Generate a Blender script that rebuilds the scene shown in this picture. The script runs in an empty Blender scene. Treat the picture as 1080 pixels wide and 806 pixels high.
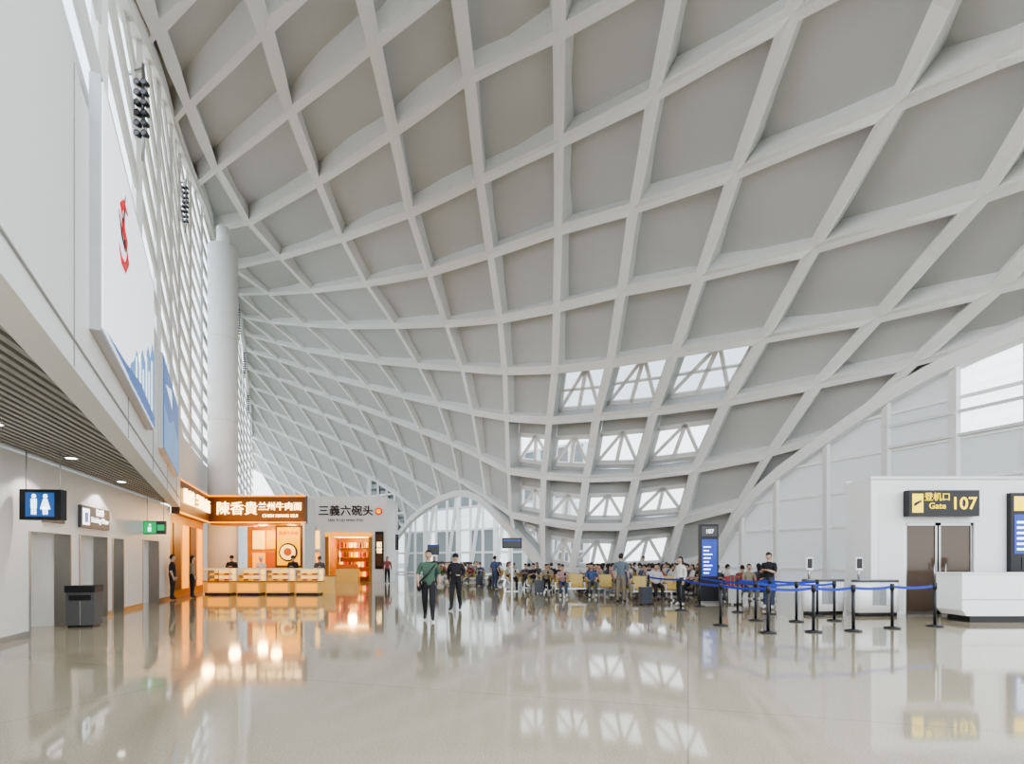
import bpy, bmesh, math, random
import numpy as np
from mathutils import Vector, Matrix
random.seed(7)
FPX=600.0; CH=1.55; HY=590.0; CX=540.0
def SP(px,py,Y):
    return Vector(((px-CX)/FPX*Y, Y, CH+(HY-py)/FPX*Y))
scene=bpy.context.scene
try: scene.view_settings.look='AgX - Medium High Contrast'
except Exception as e: print(e)
# ------------------------------------------------------------ materials
MATS={}
def mat(name,col,rough=0.5,metal=0.0,emit=0.0,ecol=None,var=0.06,scale=6.0,bump=0.0,spec=0.5):
    if name in MATS: return MATS[name]
    m=bpy.data.materials.new(name); m.use_nodes=True
    nt=m.node_tree; b=nt.nodes['Principled BSDF']
    b.inputs['Roughness'].default_value=rough; b.inputs['Metallic'].default_value=metal
    b.inputs['Specular IOR Level'].default_value=spec
    tc=nt.nodes.new('ShaderNodeTexCoord'); nz=nt.nodes.new('ShaderNodeTexNoise')
    nz.inputs['Scale'].default_value=scale; nz.inputs['Detail'].default_value=3
    mx=nt.nodes.new('ShaderNodeMix'); mx.data_type='RGBA'
    mx.inputs[6].default_value=(*[c*(1-var) for c in col],1)
    mx.inputs[7].default_value=(*[min(1,c*(1+var)) for c in col],1)
    nt.links.new(tc.outputs['Object'],nz.inputs['Vector'])
    nt.links.new(nz.outputs['Fac'],mx.inputs[0]); nt.links.new(mx.outputs[2],b.inputs['Base Color'])
    if bump>0:
        bp=nt.nodes.new('ShaderNodeBump'); bp.inputs['Strength'].default_value=bump
        nt.links.new(nz.outputs['Fac'],bp.inputs['Height']); nt.links.new(bp.outputs[0],b.inputs['Normal'])
    if emit>0:
        b.inputs['Emission Color'].default_value=(*(ecol or col),1); b.inputs['Emission Strength'].default_value=emit
    MATS[name]=m; return m
def glass_mat(name,tint=(.93,.96,.97),gl=0.10,rough=0.02):
    m=bpy.data.materials.new(name); m.use_nodes=True; nt=m.node_tree; nt.nodes.clear()
    o=nt.nodes.new('ShaderNodeOutputMaterial'); t=nt.nodes.new('ShaderNodeBsdfTransparent'); g=nt.nodes.new('ShaderNodeBsdfGlossy')
    t.inputs[0].default_value=(*tint,1); g.inputs['Roughness'].default_value=rough
    mx=nt.nodes.new('ShaderNodeMixShader'); mx.inputs[0].default_value=gl
    nt.links.new(t.outputs[0],mx.inputs[1]); nt.links.new(g.outputs[0],mx.inputs[2]); nt.links.new(mx.outputs[0],o.inputs[0])
    MATS[name]=m; return m
def shade_mat(name,col,f=0.5):
    m=bpy.data.materials.new(name); m.use_nodes=True; nt=m.node_tree; nt.nodes.clear()
    o=nt.nodes.new('ShaderNodeOutputMaterial'); t=nt.nodes.new('ShaderNodeBsdfTranslucent'); g=nt.nodes.new('ShaderNodeBsdfDiffuse')
    nz=nt.nodes.new('ShaderNodeTexNoise'); nz.inputs['Scale'].default_value=1.2
    r=nt.nodes.new('ShaderNodeValToRGB'); r.color_ramp.elements[0].color=(*[c*.93 for c in col],1); r.color_ramp.elements[1].color=(*col,1)
    nt.links.new(nz.outputs[0],r.inputs[0])
    for s in (t,g): nt.links.new(r.outputs[0],s.inputs[0])
    mx=nt.nodes.new('ShaderNodeMixShader'); mx.inputs[0].default_value=f
    nt.links.new(g.outputs[0],mx.inputs[1]); nt.links.new(t.outputs[0],mx.inputs[2]); nt.links.new(mx.outputs[0],o.inputs[0])
    MATS[name]=m; return m
M_rib=mat('rib_white',(.83,.84,.84),.55,var=.02)
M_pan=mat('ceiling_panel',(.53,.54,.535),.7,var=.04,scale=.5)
M_white=mat('white_panel',(.84,.84,.835),.4,var=.02,scale=1)
M_white2=mat('white_metal',(.90,.90,.90),.3,var=.01,scale=1)
M_wallw=mat('wall_white',(.78,.78,.77),.45,var=.02)
M_grey=mat('grey_panel',(.34,.34,.34),.5)
M_dgrey=mat('dark_grey',(.10,.10,.105),.45)
M_slat=mat('slat_grey',(.36,.355,.34),.5)
M_black=mat('black_plastic',(.015,.015,.018),.35)
M_steel=mat('brushed_steel',(.45,.45,.45),.3,1.0)
M_glass=glass_mat('clear_glass')
M_tglass=glass_mat('tinted_glass',(.55,.60,.62),.12)
M_dglass=mat('door_glass',(.10,.07,.05),.08)
M_shade=shade_mat('roller_shade',(.60,.61,.62),.32)
M_wood=mat('golden_wood',(.48,.22,.05),.4,var=.25,scale=3)
M_dwood=mat('dark_wood',(.12,.05,.02),.4,var=.2,scale=3)
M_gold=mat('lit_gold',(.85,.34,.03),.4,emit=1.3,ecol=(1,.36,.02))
M_warm=mat('warm_lit_letters',(1,.8,.5),.4,emit=5,ecol=(1,.68,.28))
M_poster=mat('warm_poster',(.9,.45,.01),.4,emit=1.0,ecol=(1,.44,.0),var=.3,scale=4)
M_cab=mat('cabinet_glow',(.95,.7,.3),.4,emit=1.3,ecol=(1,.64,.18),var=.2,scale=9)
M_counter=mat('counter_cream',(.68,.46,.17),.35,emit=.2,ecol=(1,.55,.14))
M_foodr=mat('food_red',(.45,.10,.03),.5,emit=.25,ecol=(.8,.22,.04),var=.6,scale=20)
M_blue=mat('screen_blue',(.02,.05,.28),.3,emit=.6,ecol=(.03,.08,.45),var=.3,scale=3)
M_swhite=mat('screen_white',(.8,.9,1),.3,emit=2,ecol=(.8,.92,1))
M_yellow=mat('sign_yellow',(.9,.68,.02),.4,emit=1.2,ecol=(1,.72,.02))
M_yseat=mat('seat_mustard',(.62,.45,.14),.45)
M_rseat=mat('seat_red',(.40,.04,.05),.45)
M_belt=mat('belt_blue',(.02,.04,.40),.6)
M_green=mat('exit_green',(.02,.38,.12),.4,emit=.7,ecol=(.02,.5,.15))
M_red=mat('swirl_red',(.6,.02,.03),.4,emit=.4,ecol=(.8,.02,.04))
M_bill=mat('billboard_white',(.86,.89,.92),.3,emit=.8,ecol=(.9,.95,1),var=.04,scale=.6)
M_bblue=mat('billboard_blue',(.14,.32,.6),.3,emit=.4,ecol=(.15,.38,.75),var=.5,scale=1.2)
M_bblue2=mat('billboard_navy',(.03,.10,.32),.3,emit=.4,ecol=(.05,.18,.55),var=.5,scale=1.3)
M_lamp=mat('downlight_and_fill_glow',(1,.95,.85),.4,emit=12,ecol=(1,.93,.8))  # real soffit downlights, also the added fill panels inside the wall openings
M_text=mat('sign_text_white',(.9,.9,.9),.4,emit=1.5,ecol=(1,1,1))
M_tdark=mat('sign_text_dark',(.03,.027,.025),.4)
M_ground=mat('outside_paving',(.45,.45,.43),.8)
M_case=mat('suitcase_shell',(.06,.07,.09),.35)
def floor_mat():
    m=bpy.data.materials.new('polished_terrazzo'); m.use_nodes=True; nt=m.node_tree; b=nt.nodes['Principled BSDF']
    tc=nt.nodes.new('ShaderNodeTexCoord')
    n1=nt.nodes.new('ShaderNodeTexNoise'); n1.inputs['Scale'].default_value=60; n1.inputs['Detail'].default_value=4
    n2=nt.nodes.new('ShaderNodeTexNoise'); n2.inputs['Scale'].default_value=.35; n2.inputs['Detail'].default_value=3
    br=nt.nodes.new('ShaderNodeTexBrick'); br.offset=0; br.inputs['Scale'].default_value=1
    br.inputs['Brick Width'].default_value=6.2; br.inputs['Row Height'].default_value=6.2; br.inputs['Mortar Size'].default_value=.008
    br.inputs['Color1'].default_value=(.44,.385,.285,1); br.inputs['Color2'].default_value=(.425,.37,.27,1); br.inputs['Mortar'].default_value=(.30,.265,.20,1)
    mp=nt.nodes.new('ShaderNodeMapping'); mp.inputs['Rotation'].default_value=(0,0,.3)
    for a in (n1,n2): nt.links.new(tc.outputs['Object'],a.inputs['Vector'])
    nt.links.new(tc.outputs['Object'],mp.inputs['Vector']); nt.links.new(mp.outputs[0],br.inputs['Vector'])
    r=nt.nodes.new('ShaderNodeValToRGB'); r.color_ramp.elements[0].position=.35; r.color_ramp.elements[1].position=.68
    r.color_ramp.elements[0].color=(.78,.77,.75,1); r.color_ramp.elements[1].color=(1.1,1.1,1.1,1)
    nt.links.new(n1.outputs[0],r.inputs[0])
    mx=nt.nodes.new('ShaderNodeMix'); mx.data_type='RGBA'; mx.blend_type='MULTIPLY'; mx.inputs[0].default_value=1
    nt.links.new(br.outputs[0],mx.inputs[6]); nt.links.new(r.outputs[0],mx.inputs[7]); nt.links.new(mx.outputs[2],b.inputs['Base Color'])
    mr=nt.nodes.new('ShaderNodeMapRange'); mr.inputs[3].default_value=.03; mr.inputs[4].default_value=.09
    nt.links.new(n2.outputs[0],mr.inputs[0]); nt.links.new(mr.outputs[0],b.inputs['Roughness'])
    b.inputs['Specular IOR Level'].default_value=.6
    return m
M_floor=floor_mat()

# ------------------------------------------------------------ mesh builder
class MB:
    def __init__(s,name): s.name=name; s.bm=bmesh.new(); s.mats=[]
    def mi(s,m):
        if m not in s.mats: s.mats.append(m)
        return s.mats.index(m)
    def face(s,pts,m,smooth=False):
        vs=[s.bm.verts.new(p) for p in pts]
        try: f=s.bm.faces.new(vs)
        except ValueError: return
        f.material_index=s.mi(m); f.smooth=smooth; return f
    def hexa(s,c,m):
        vs=[s.bm.verts.new(p) for p in c]; k=s.mi(m)
        for q in ((3,2,1,0),(4,5,6,7),(0,1,5,4),(1,2,6,5),(2,3,7,6),(3,0,4,7)):
            f=s.bm.faces.new([vs[i] for i in q]); f.material_index=k
    def box(s,x0,x1,y0,y1,z0,z1,m):
        s.hexa([(x0,y0,z0),(x1,y0,z0),(x1,y1,z0),(x0,y1,z0),(x0,y0,z1),(x1,y0,z1),(x1,y1,z1),(x0,y1,z1)],m)
    def beam(s,p,q,w,h,m,side=None):
        p=Vector(p);q=Vector(q);d=(q-p)
        if d.length<1e-5:return
        d.normalize()
        if side is None:
            side=d.cross(Vector((0,0,1)))
            if side.length<1e-3: side=Vector((1,0,0))
        side=Vector(side).normalized(); up=side.cross(d).normalized()
        a=side*w/2;b=up*h/2
        s.hexa([p-a-b,q-a-b,q+a-b,p+a-b,p-a+b,q-a+b,q+a+b,p+a+b],m)
    def tube(s,pts,rad,m,n=10,cap=True,flat=1.0,side=None,smooth=True):
        pts=[Vector(p) for p in pts]; rings=[]; k=s.mi(m)
        if not isinstance(rad,(list,tuple)): rad=[rad]*len(pts)
        ref=Vector(side) if side is not None else None
        for i,p in enumerate(pts):
            d=(pts[min(i+1,len(pts)-1)]-pts[max(i-1,0)]).normalized()
            if ref is None:
                ref=Vector((1,0,0)) if abs(d.x)<.9 else Vector((0,1,0))
            a=(ref-d*ref.dot(d)).normalized(); b=d.cross(a)
            rings.append([s.bm.verts.new(p+a*math.cos(t)*rad[i]+b*math.sin(t)*rad[i]*flat) for t in [2*math.pi*j/n for j in range(n)]])
        for i in range(len(rings)-1):
            for j in range(n):
                f=s.bm.faces.new((rings[i][j],rings[i][(j+1)%n],rings[i+1][(j+1)%n],rings[i+1][j])); f.material_index=k; f.smooth=smooth
        if cap:
            f=s.bm.faces.new(rings[0][::-1]); f.material_index=k
            f=s.bm.faces.new(rings[-1]); f.material_index=k
    def cyl(s,x,y,z0,z1,r,m,n=20,r2=None):
        s.tube([(x,y,z0),(x,y,z1)],[r,r if r2 is None else r2],m,n)
    def sphere(s,c,r,m,sc=(1,1,1),u=14,v=9):
        k=s.mi(m); M=Matrix.Translation(c)@Matrix.Diagonal((r*sc[0],r*sc[1],r*sc[2],1))
        g=bmesh.ops.create_uvsphere(s.bm,u_segments=u,v_segments=v,radius=1,matrix=M)
        fs=set(f for vv in g['verts'] for f in vv.link_faces)
        for f in fs: f.material_index=k; f.smooth=True
        return g['verts']
    def prism(s,prof,y0,y1,m,axis='y',smooth=False):
        k=s.mi(m); n=len(prof)
        a=[s.bm.verts.new((x,y0,z)) for x,z in prof]; b=[s.bm.verts.new((x,y1,z)) for x,z in prof]
        for i in range(n):
            f=s.bm.faces.new((a[i],a[(i+1)%n],b[(i+1)%n],b[i])); f.material_index=k; f.smooth=smooth
        f=s.bm.faces.new(a[::-1]); f.material_index=k; f=s.bm.faces.new(b); f.material_index=k
    def mesh(s,recalc=True):
        if recalc: bmesh.ops.recalc_face_normals(s.bm,faces=s.bm.faces)
        me=bpy.data.meshes.new(s.name); s.bm.to_mesh(me); s.bm.free()
        for m in s.mats: me.materials.append(m)
        return me
    def done(s,loc=(0,0,0),rz=0,parent=None,bevel=0,recalc=True):
        me=s.mesh(recalc); o=bpy.data.objects.new(s.name,me); scene.collection.objects.link(o)
        o.location=loc; o.rotation_euler=(0,0,rz)
        if parent: o.parent=parent
        if bevel:
            b=o.modifiers.new('bevel','BEVEL'); b.width=bevel; b.segments=2; b.limit_method='ANGLE'
        return o
def text(body,parent,loc,size,m,name='lettering',ext=.008,align='CENTER',bold=0.0):
    c=bpy.data.curves.new(name,'FONT'); c.body=body; c.size=size; c.extrude=ext; c.align_x=align; c.align_y='CENTER'; c.offset=bold
    c.resolution_u=3
    o=bpy.data.objects.new(name,c); scene.collection.objects.link(o); c.materials.append(m)
    o.location=loc; o.rotation_euler=(math.pi/2,0,0); o.parent=parent; return o

# ------------------------------------------------------------ camera / world
cam=bpy.data.cameras.new('camera'); co=bpy.data.objects.new('camera',cam); scene.collection.objects.link(co)
co.location=(0,0,CH); co.rotation_euler=(math.pi/2,0,0); cam.sensor_width=36; cam.lens=36*FPX/1080; cam.shift_y=(HY-403)/1080
cam.clip_end=500; scene.camera=co
w=bpy.data.worlds.new('sky'); scene.world=w; w.use_nodes=True
nt=w.node_tree; bg=nt.nodes['Background']; bg.inputs[1].default_value=3.1
tc=nt.nodes.new('ShaderNodeTexCoord'); sx=nt.nodes.new('ShaderNodeSeparateXYZ'); rp=nt.nodes.new('ShaderNodeValToRGB')
rp.color_ramp.elements[0].position=.0; rp.color_ramp.elements[0].color=(.96,.97,.98,1); rp.color_ramp.elements[1].position=.8; rp.color_ramp.elements[1].color=(.80,.90,1,1)
nt.links.new(tc.outputs['Generated'],sx.inputs[0]); nt.links.new(sx.outputs[2],rp.inputs[0]); nt.links.new(rp.outputs[0],bg.inputs[0])

# ------------------------------------------------------------ floor
b=MB('floor'); b.box(-45,24,-8,95,-.15,0,M_floor); b.done()
b=MB('ground_outside'); b.box(-200,200,-100,260,-.4,-.2,M_ground); b.done()

# ------------------------------------------------------------ shell ceiling
ctrl=[(650,605,32.5),(650,500,31.3),(650,405,28.5),(650,300,25),(650,200,22),(650,100,19),(650,0,16),(650,-150,12.6),
(584,618,32.8),(740,619,32),(575,600,33),(590,500,32.3),(590,405,30),(590,300,27),(590,200,24),(590,100,20.5),(590,0,17),
(1080,0,11),(1080,180,13.8),(1080,350,17.8),(900,0,13),(900,200,17.2),(900,340,21),(900,445,23.07),(800,520,27.6),(980,395,20.4),(748,600,31),
(780,400,25.2),(780,200,19.7),(780,0,14.5),(1300,290,13.9),(1250,0,9.2),(1250,-150,7.4),(900,-150,10.3),
(140,0,10.2),(98,-117,7.1),(170,70,15),(185,130,20),(194,160,24),(215,215,32),(235,285,39),(252,330,50),(260,400,62),(265,450,75),
(300,0,13.7),(300,150,23.8),(300,300,42),(300,400,60),(300,480,75),(300,-150,10.3),
(400,0,15.2),(400,150,22.7),(400,300,33.5),(400,400,46),(400,480,60),(400,520,66),
(480,0,16.3),(480,200,25.3),(480,350,33.5),(480,450,40),
(545,565,35),(520,535,38),(492,506,42.5),(460,515,52),(440,545,58),(420,580,62),(270,520,80),(270,600,84),(350,520,74),(350,600,76),(410,606,64)]
A=np.array([(p[0]/100,p[1]/100) for p in ctrl]); V=np.log([p[2] for p in ctrl])
n=len(A)
def U(r2): return np.where(r2>1e-12, r2*np.log(r2+1e-12),0)*.5
R=((A[:,None,:]-A[None,:,:])**2).sum(-1)
K=U(R)+np.eye(n)*0.06; Pm=np.hstack([np.ones((n,1)),A])
L=np.vstack([np.hstack([K,Pm]),np.hstack([Pm.T,np.zeros((3,3))])])
sol=np.linalg.solve(L,np.concatenate([V,np.zeros(3)]))
def S(px,py):
    x=px/100;y=py/100; r=((A-np.array((x,y)))**2).sum(-1)
    v=(U(r)*sol[:n]).sum()+sol[n]+sol[n+1]*x+sol[n+2]*y
    p=SP(px,py,math.exp(v))
    if p.z<0.0 : p.z=0.0
    return p
G={}
def row(j,c0,pts):
    for k,p in enumerate(pts): G[(c0+k,j)]=Vector(p)
row(-4,-10,[(353,525),(375,539),(396,557),(416,580)])
row(-3,-14,[(264,460),(280,468),(298,477),(317,487),(338,497),(361,510),(385,523),(408,540),(430,560),(455,580)])
row(-2,-13,[(266,444),(283,452),(303,461),(325,471),(348,482),(372,495),(397,508),(423,525),(448,545)])
row(-1,-12,[(268,427),(287,435),(309,445),(333,455),(358,466),(384,478),(410,492),(437,508),(465,527),(492,545),(518,560),(545,577),(572,597),(603,603),(647,606),(703,602),(755,590)])
row(0,-11,[(268,410),(290,418),(315,428),(341,438),(368,449),(396,461),(425,474),(455,490),(484,507),(512,525),(538,543),(571,550),(611,556),(659,556),(718,550),(780,533)])
row(1,-10,[(268,392),(293,400),(320,410),(348,420),(378,430),(410,442),(443,455),(476,468),(506,482),(536,497),(573,502),(618,505),(671,503),(733,495),(812,479),(890,458)])
row(2,-9,[(266,372),(293,380),(322,390),(354,400),(388,409),(424,418),(462,427),(498,435),(534,441),(579,444),(629,440),(690,434),(766,424),(862,405),(965,383)])
row(3,-8,[(265,355),(292,362),(322,370),(358,376),(398,382),(441,386),(487,389),(532,392),(585,390),(643,384),(711,373),(805,357),(925,335),(1050,305),(1190,270)])
row(4,-7,[(258,335),(285,340),(322,343),(366,345),(416,344),(470,342),(527,337),(587,325),(655,308),(738,292),(858,262),(1035,208),(1200,150)])
row(5,-6,[(250,310),(283,310),(328,307),(386,300),(452,288),(517,268),(589,243),(668,220),(775,183),(945,110),(1150,20)])
row(6,-5,[(245,283),(295,272),(360,252),(432,225),(506,190),(590,150),(690,100),(835,15),(1040,-95)])
row(7,-4,[(262,235),(335,192),(415,140),(495,82),(590,35),(718,-38),(890,-150)])
row(8,-4,[(228,178),(306,118),(395,48),(482,-20),(590,-92),(750,-190)])
row(9,-4,[(198,112),(280,33),(373,-55),(470,-140)])
row(10,-4,[(166,35),(252,-58),(350,-160)])
for it in range(5):
    new={}
    for c in range(-18,9):
        for j in range(-8,14):
            if (c,j) in G: continue
            cand=[]
            for a in (-1,1):
                for d in (-1,1):
                    k=[(c+a,j),(c,j+d),(c+a,j+d)]
                    if all(q in G for q in k): cand.append(G[k[0]]+G[k[1]]-G[k[2]])
            if not cand:
                for a,d in ((1,0),(-1,0),(0,1),(0,-1)):
                    k=[(c+a,j+d),(c+2*a,j+2*d)]
                    if all(q in G for q in k): cand.append(2*G[k[0]]-G[k[1]])
                if it>2: cand=[]
            if cand: new[(c,j)]=sum(cand,Vector((0,0)))/len(cand)
    G.update(new)
edgeL=[(60,-222),(92,-117),(130,0),(147,35),(163,70),(173,100),(181,130),(192,160),(204,190),(215,215),(225,250),(235,285),(245,305),(252,330),(257,365),(260,400),(263,425),(265,450),(266,520),(268,600)]
archB=[(408,603),(412,582),(420,565),(433,549),(450,535),(466,526),(481,521),(495,521),(508,527),(521,539),(534,553),(546,566),(562,585),(575,600),(584,618)]
archR=[(740,619),(748,600),(760,578),(778,549),(800,520),(825,498),(850,480),(900,445),(940,418),(980,395),(1030,371),(1080,350),(1180,318),(1300,290)]
domain=[Vector(p) for p in edgeL+archB+archR+[(1300,-200),(60,-240)]]
def area(P): return .5*sum(P[i].x*P[(i+1)%len(P)].y-P[(i+1)%len(P)].x*P[i].y for i in range(len(P)))
def clip(subj,cell):
    out=list(subj); sg=1 if area(cell)>0 else -1
    for i in range(len(cell)):
        a=cell[i]; bb=cell[(i+1)%len(cell)]; e=bb-a
        inp=out; out=[]
        if not inp: return []
        def side(p): return sg*(e.x*(p.y-a.y)-e.y*(p.x-a.x))
        for k in range(len(inp)):
            p=inp[k]; q=inp[(k+1)%len(inp)]; sp=side(p); sq=side(q)
            if sp>=0: out.append(p)
            if (sp>0 and sq<0) or (sp<0 and sq>0):
                t=sp/(sp-sq); out.append(p+(q-p)*t)
    r=[]
    for p in out:
        if not r or (p-r[-1]).length>.6: r.append(p)
    while len(r)>1 and (r[0]-r[-1]).length<.6: r.pop()
    return r
camp=Vector((0,0,CH))
WIN=set()
for c in (0,1,2): WIN.add((c,2))
for c in (-1,0,1,2): WIN.add((c,1)); WIN.add((c,0)); WIN.add((c,-1))
sh=MB('ceiling')
def do_cell(c,j):
    ks=[(c,j),(c+1,j),(c+1,j+1),(c,j+1)]
    if not all(k in G for k in ks): return
    cell=[G[k] for k in ks]
    ar=area(cell)
    if abs(ar)<20: return
    for i in range(4):
        e1=cell[(i+1)%4]-cell[i]; e2=cell[(i+2)%4]-cell[(i+1)%4]
        if (e1.x*e2.y-e1.y*e2.x)*ar<=0: return
    inside=clip(domain,cell)
    if len(inside)<3 or abs(area(inside))<4: return
    full=abs(abs(area(inside))-abs(ar))<abs(ar)*.01
    P2=[]
    for k in range(len(inside)):
        p=inside[k]; q=inside[(k+1)%len(inside)]; P2.append(p)
        if (q-p).length>40:
            P2.append((p+q)/2)
    P3=[S(p.x,p.y) for p in P2]
    N=Vector((0,0,0)); m=len(P3); C=sum(P3,Vector())/m
    for k in range(m): N+=(P3[k]-C).cross(P3[(k+1)%m]-C)
    if N.length<1e-6: return
    N.normalize()
    if N.dot(C-camp)<0:
        N=-N; P3.reverse()
    ax=(P3[1]-P3[0]); ax=(ax-N*ax.dot(N)).normalized(); ay=N.cross(ax)
    q2=[Vector(((p-C).dot(ax),(p-C).dot(ay))) for p in P3]; h=[(p-C).dot(N) for p in P3]
    A0=area(q2); fr_=min(1,30/C.y)
    def inset(hw):
        if A0<=1.0: return None
        ins=[]
        for k in range(m):
            a=q2[k]-q2[k-1]; d=q2[(k+1)%m]-q2[k]
            if a.length<1e-4 or d.length<1e-4: return None
            a.normalize(); d.normalize()
            n1=Vector((-a.y,a.x)); n2=Vector((-d.y,d.x)); mm=n1+n2
            if mm.length<.2: return None
            mm.normalize(); l=hw/max(.35,mm.dot(n1)); ins.append(q2[k]+mm*l)
        A1=area(ins)
        if A1<.18*A0 or A1>A0: return None
        if not full:
            for k in range(m):
                if (ins[(k+1)%m]-ins[k]).dot(q2[(k+1)%m]-q2[k])<0: return None
        return ins
    hw=.22*fr_**.35; ins=None
    for s_ in (1,.6,.3):
        ins=inset(hw*s_)
        if ins: break
    if not ins:
        sh.face(P3,M_rib); return
    win=(c,j) in WIN
    dep=.85 if win else .6*fr_**1.1
    I3=[C+ax*ins[k].x+ay*ins[k].y+N*h[k] for k in range(m)]
    T3=[C+ax*ins[k].x+ay*ins[k].y+N*dep for k in range(m)]
    for k in range(m):
        k2=(k+1)%m
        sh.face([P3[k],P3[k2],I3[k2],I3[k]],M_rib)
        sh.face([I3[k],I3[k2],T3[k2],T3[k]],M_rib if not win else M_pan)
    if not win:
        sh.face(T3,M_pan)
    else:
        sh.face(T3,M_tglass if j==2 else M_glass)
        if len(T3)<4: return
        near=lambda q: min(T3,key=lambda p:(p-(S(q.x,q.y)+N*dep)).length)
        bl,brr,tr,tl=[near(q) for q in cell]
        lerp=lambda a,bb,t:a+(bb-a)*t
        off=-N*.05
        if j!=2:
            tl2=lerp(tl,bl,.30); tr2=lerp(tr,brr,.30)
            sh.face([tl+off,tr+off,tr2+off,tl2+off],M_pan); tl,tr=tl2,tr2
        if j in(0,1):
            bl2=lerp(bl,tl,.14); br2=lerp(brr,tr,.14)
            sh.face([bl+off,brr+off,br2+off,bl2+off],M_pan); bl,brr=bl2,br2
        def bar(a,bb,wd):
            if (a-bb).length>.3: sh.beam(a+off,bb+off,wd,.12,M_white,side=(bb-a).cross(N))
        bar(lerp(tl,bl,.04),lerp(tr,brr,.04),.25); bar(lerp(bl,tl,.04),lerp(brr,tr,.04),.25)
        for a,bb in ((tl,bl),(tr,brr)): bar(a,bb,.3)
        mt=lerp(tl,tr,.5); mb=lerp(bl,brr,.5)
        bar(mt,mb,.2); bar(bl,mt,.18); bar(brr,mt,.18) 
        if j==2: bar(lerp(tl,bl,.5),lerp(tr,brr,.5),.14)
for c in range(-18,8):
    for j in range(-8,13): do_cell(c,j)
ceil=sh.done(recalc=False)
eb=MB('trim_1')
def edge_beam(pts,w,h,dz=0,off=Vector((0,0,0))):
    P=[S(*p)+off+Vector((0,0,dz)) for p in pts]
    for a,c in zip(P[:-1],P[1:]):
        d=(c-a).normalized()*.06; eb.beam(a-d,c+d,w,h,M_rib)
edge_beam(archR,.5,.5,0); edge_beam(archB,.4,.5,0)
eb.done()
eb=MB('trim_2'); edge_beam(edgeL[:-2],.25,.4,0); eb.done()

# ------------------------------------------------------------ left upper wall + glazing
Wy=[.5,25,32,40,50,62,75,86]; Wx=[-1.57-.513*.5,-14.4,-17.3,-20.3,-24,-29,-34,-39]
Ty=[0,5.5,7.1,10.2,15,20,25,32,40,50,62,75,86]; Tz=[7.5,9,9.8,11.6,14.5,16.9,19.1,21.5,21.9,23.2,21.2,19,12]
wx=lambda y: float(np.interp(y,Wy,Wx)); tz=lambda y: float(np.interp(y,Ty,Tz))
b=MB('wall_left_upper')
ys=[.5,4,8,12,16,20,25]
for a,c in zip(ys[:-1],ys[1:]):
    xa,xc=wx(a),wx(c)
    b.hexa([(xa-.35,a,3.6),(xa,a,3.6),(xc,c,3.6),(xc-.35,c,3.6),(xa-.35,a,6.9),(xa,a,6.9),(xc,c,6.9),(xc-.35,c,6.9)],M_white)
ys=[25,32,40,50,62,75,86]
for a,c in zip(ys[:-1],ys[1:]):
    xa,xc=wx(a),wx(c)
    b.hexa([(xa-.35,a,0),(xa,a,0),(xc,c,0),(xc-.35,c,0),(xa-.35,a,6.9),(xa,a,6.9),(xc,c,6.9),(xc-.35,c,6.9)],M_white)
b.beam((wx(.5)+.01,.5,3.9),(wx(25)+.01,25,3.9),.02,.02,M_grey)
for k in range(6):
    a=2.5+k*3.6; b.beam((wx(a)+.005,a,3.62),(wx(a)+.005,a,6.88),.012,.012,M_grey,side=(1,0,0))
b.done()
b=MB('window_1')
y=4.6; Y=[ ]
while y<76:
    Y.append(y); y+=3.4+y*.03
for i,(a,c) in enumerate(zip(Y[:-1],Y[1:])):
    xa,xc=wx(a)-.15,wx(c)-.15; za,zc=tz(a)-.1,tz(c)-.1
    b.face([(xa-.1,a,6.9),(xc-.1,c,6.9),(xc-.1,c,zc),(xa-.1,a,za)],M_glass)
    b.beam((xa,a,6.9),(xa,a,za),.10,.20,M_white,side=(1,0,0))
    z=7.35
    while z<max(za,zc)-.2:
        t0=0 ; t1=1
        if z>min(za,zc):
            t=(z-za)/(zc-za)
            if zc>za: t0=t
            else: t1=t
        p=Vector((xa+(xc-xa)*t0,a+(c-a)*t0,z)); q=Vector((xa+(xc-xa)*t1,a+(c-a)*t1,z))
        b.beam(p,q,.06,.36,M_white); z+=1.0
b.done()

# lower-left wall with openings
LX=lambda Yv:-5.81-.339*Yv
ANG=math.atan2(.947,-.321); K1=1.056
def LW(Yv): return (Yv-.5)*K1
b=MB('wall_left')
ops=[(11.37,13.3,2.12),(13.75,15.6,2.15),(15.95,16.9,2.15),(18.7,20.6,2.2)]
cur=.5
for a,c,h in ops:
    b.box(LW(cur),LW(a),0,.3,0,3.6,M_wallw); b.box(LW(a),LW(c),0,.3,h,3.6,M_wallw)
    b.box(LW(a)-.02,LW(c)+.02,2.2,2.3,0,h+.3,M_wallw); b.box(LW(a)-.1,LW(a),.3,2.2,0,h+.3,M_wallw); b.box(LW(c),LW(c)+.1,.3,2.2,0,h+.3,M_wallw); b.box(LW(a),LW(c),.3,2.2,h+.2,h+.3,M_wallw)
    b.box((LW(a)+LW(c))/2-.3,(LW(a)+LW(c))/2+.3,.9,1.1,h+.17,h+.19,M_lamp)  # glowing panel added inside the opening to brighten the recess
    for xx in (LW(a),LW(c)-.05): b.box(xx,xx+.05,-.02,.3,0,h,M_steel)
    cur=c
b.box(LW(cur),LW(22.2),0,.3,0,3.6,M_wallw)
wl=b.done((LX(.5),.5,0),ANG)
b=MB('baseboard_left'); cur=.5
for a,c,h in ops+[(22.1,22.2,0)]:
    b.box(LW(cur)+.01,LW(a)-.01,-.02,0,0,.12,M_steel); cur=c
b.done((LX(.5),.5,0),ANG)
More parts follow.
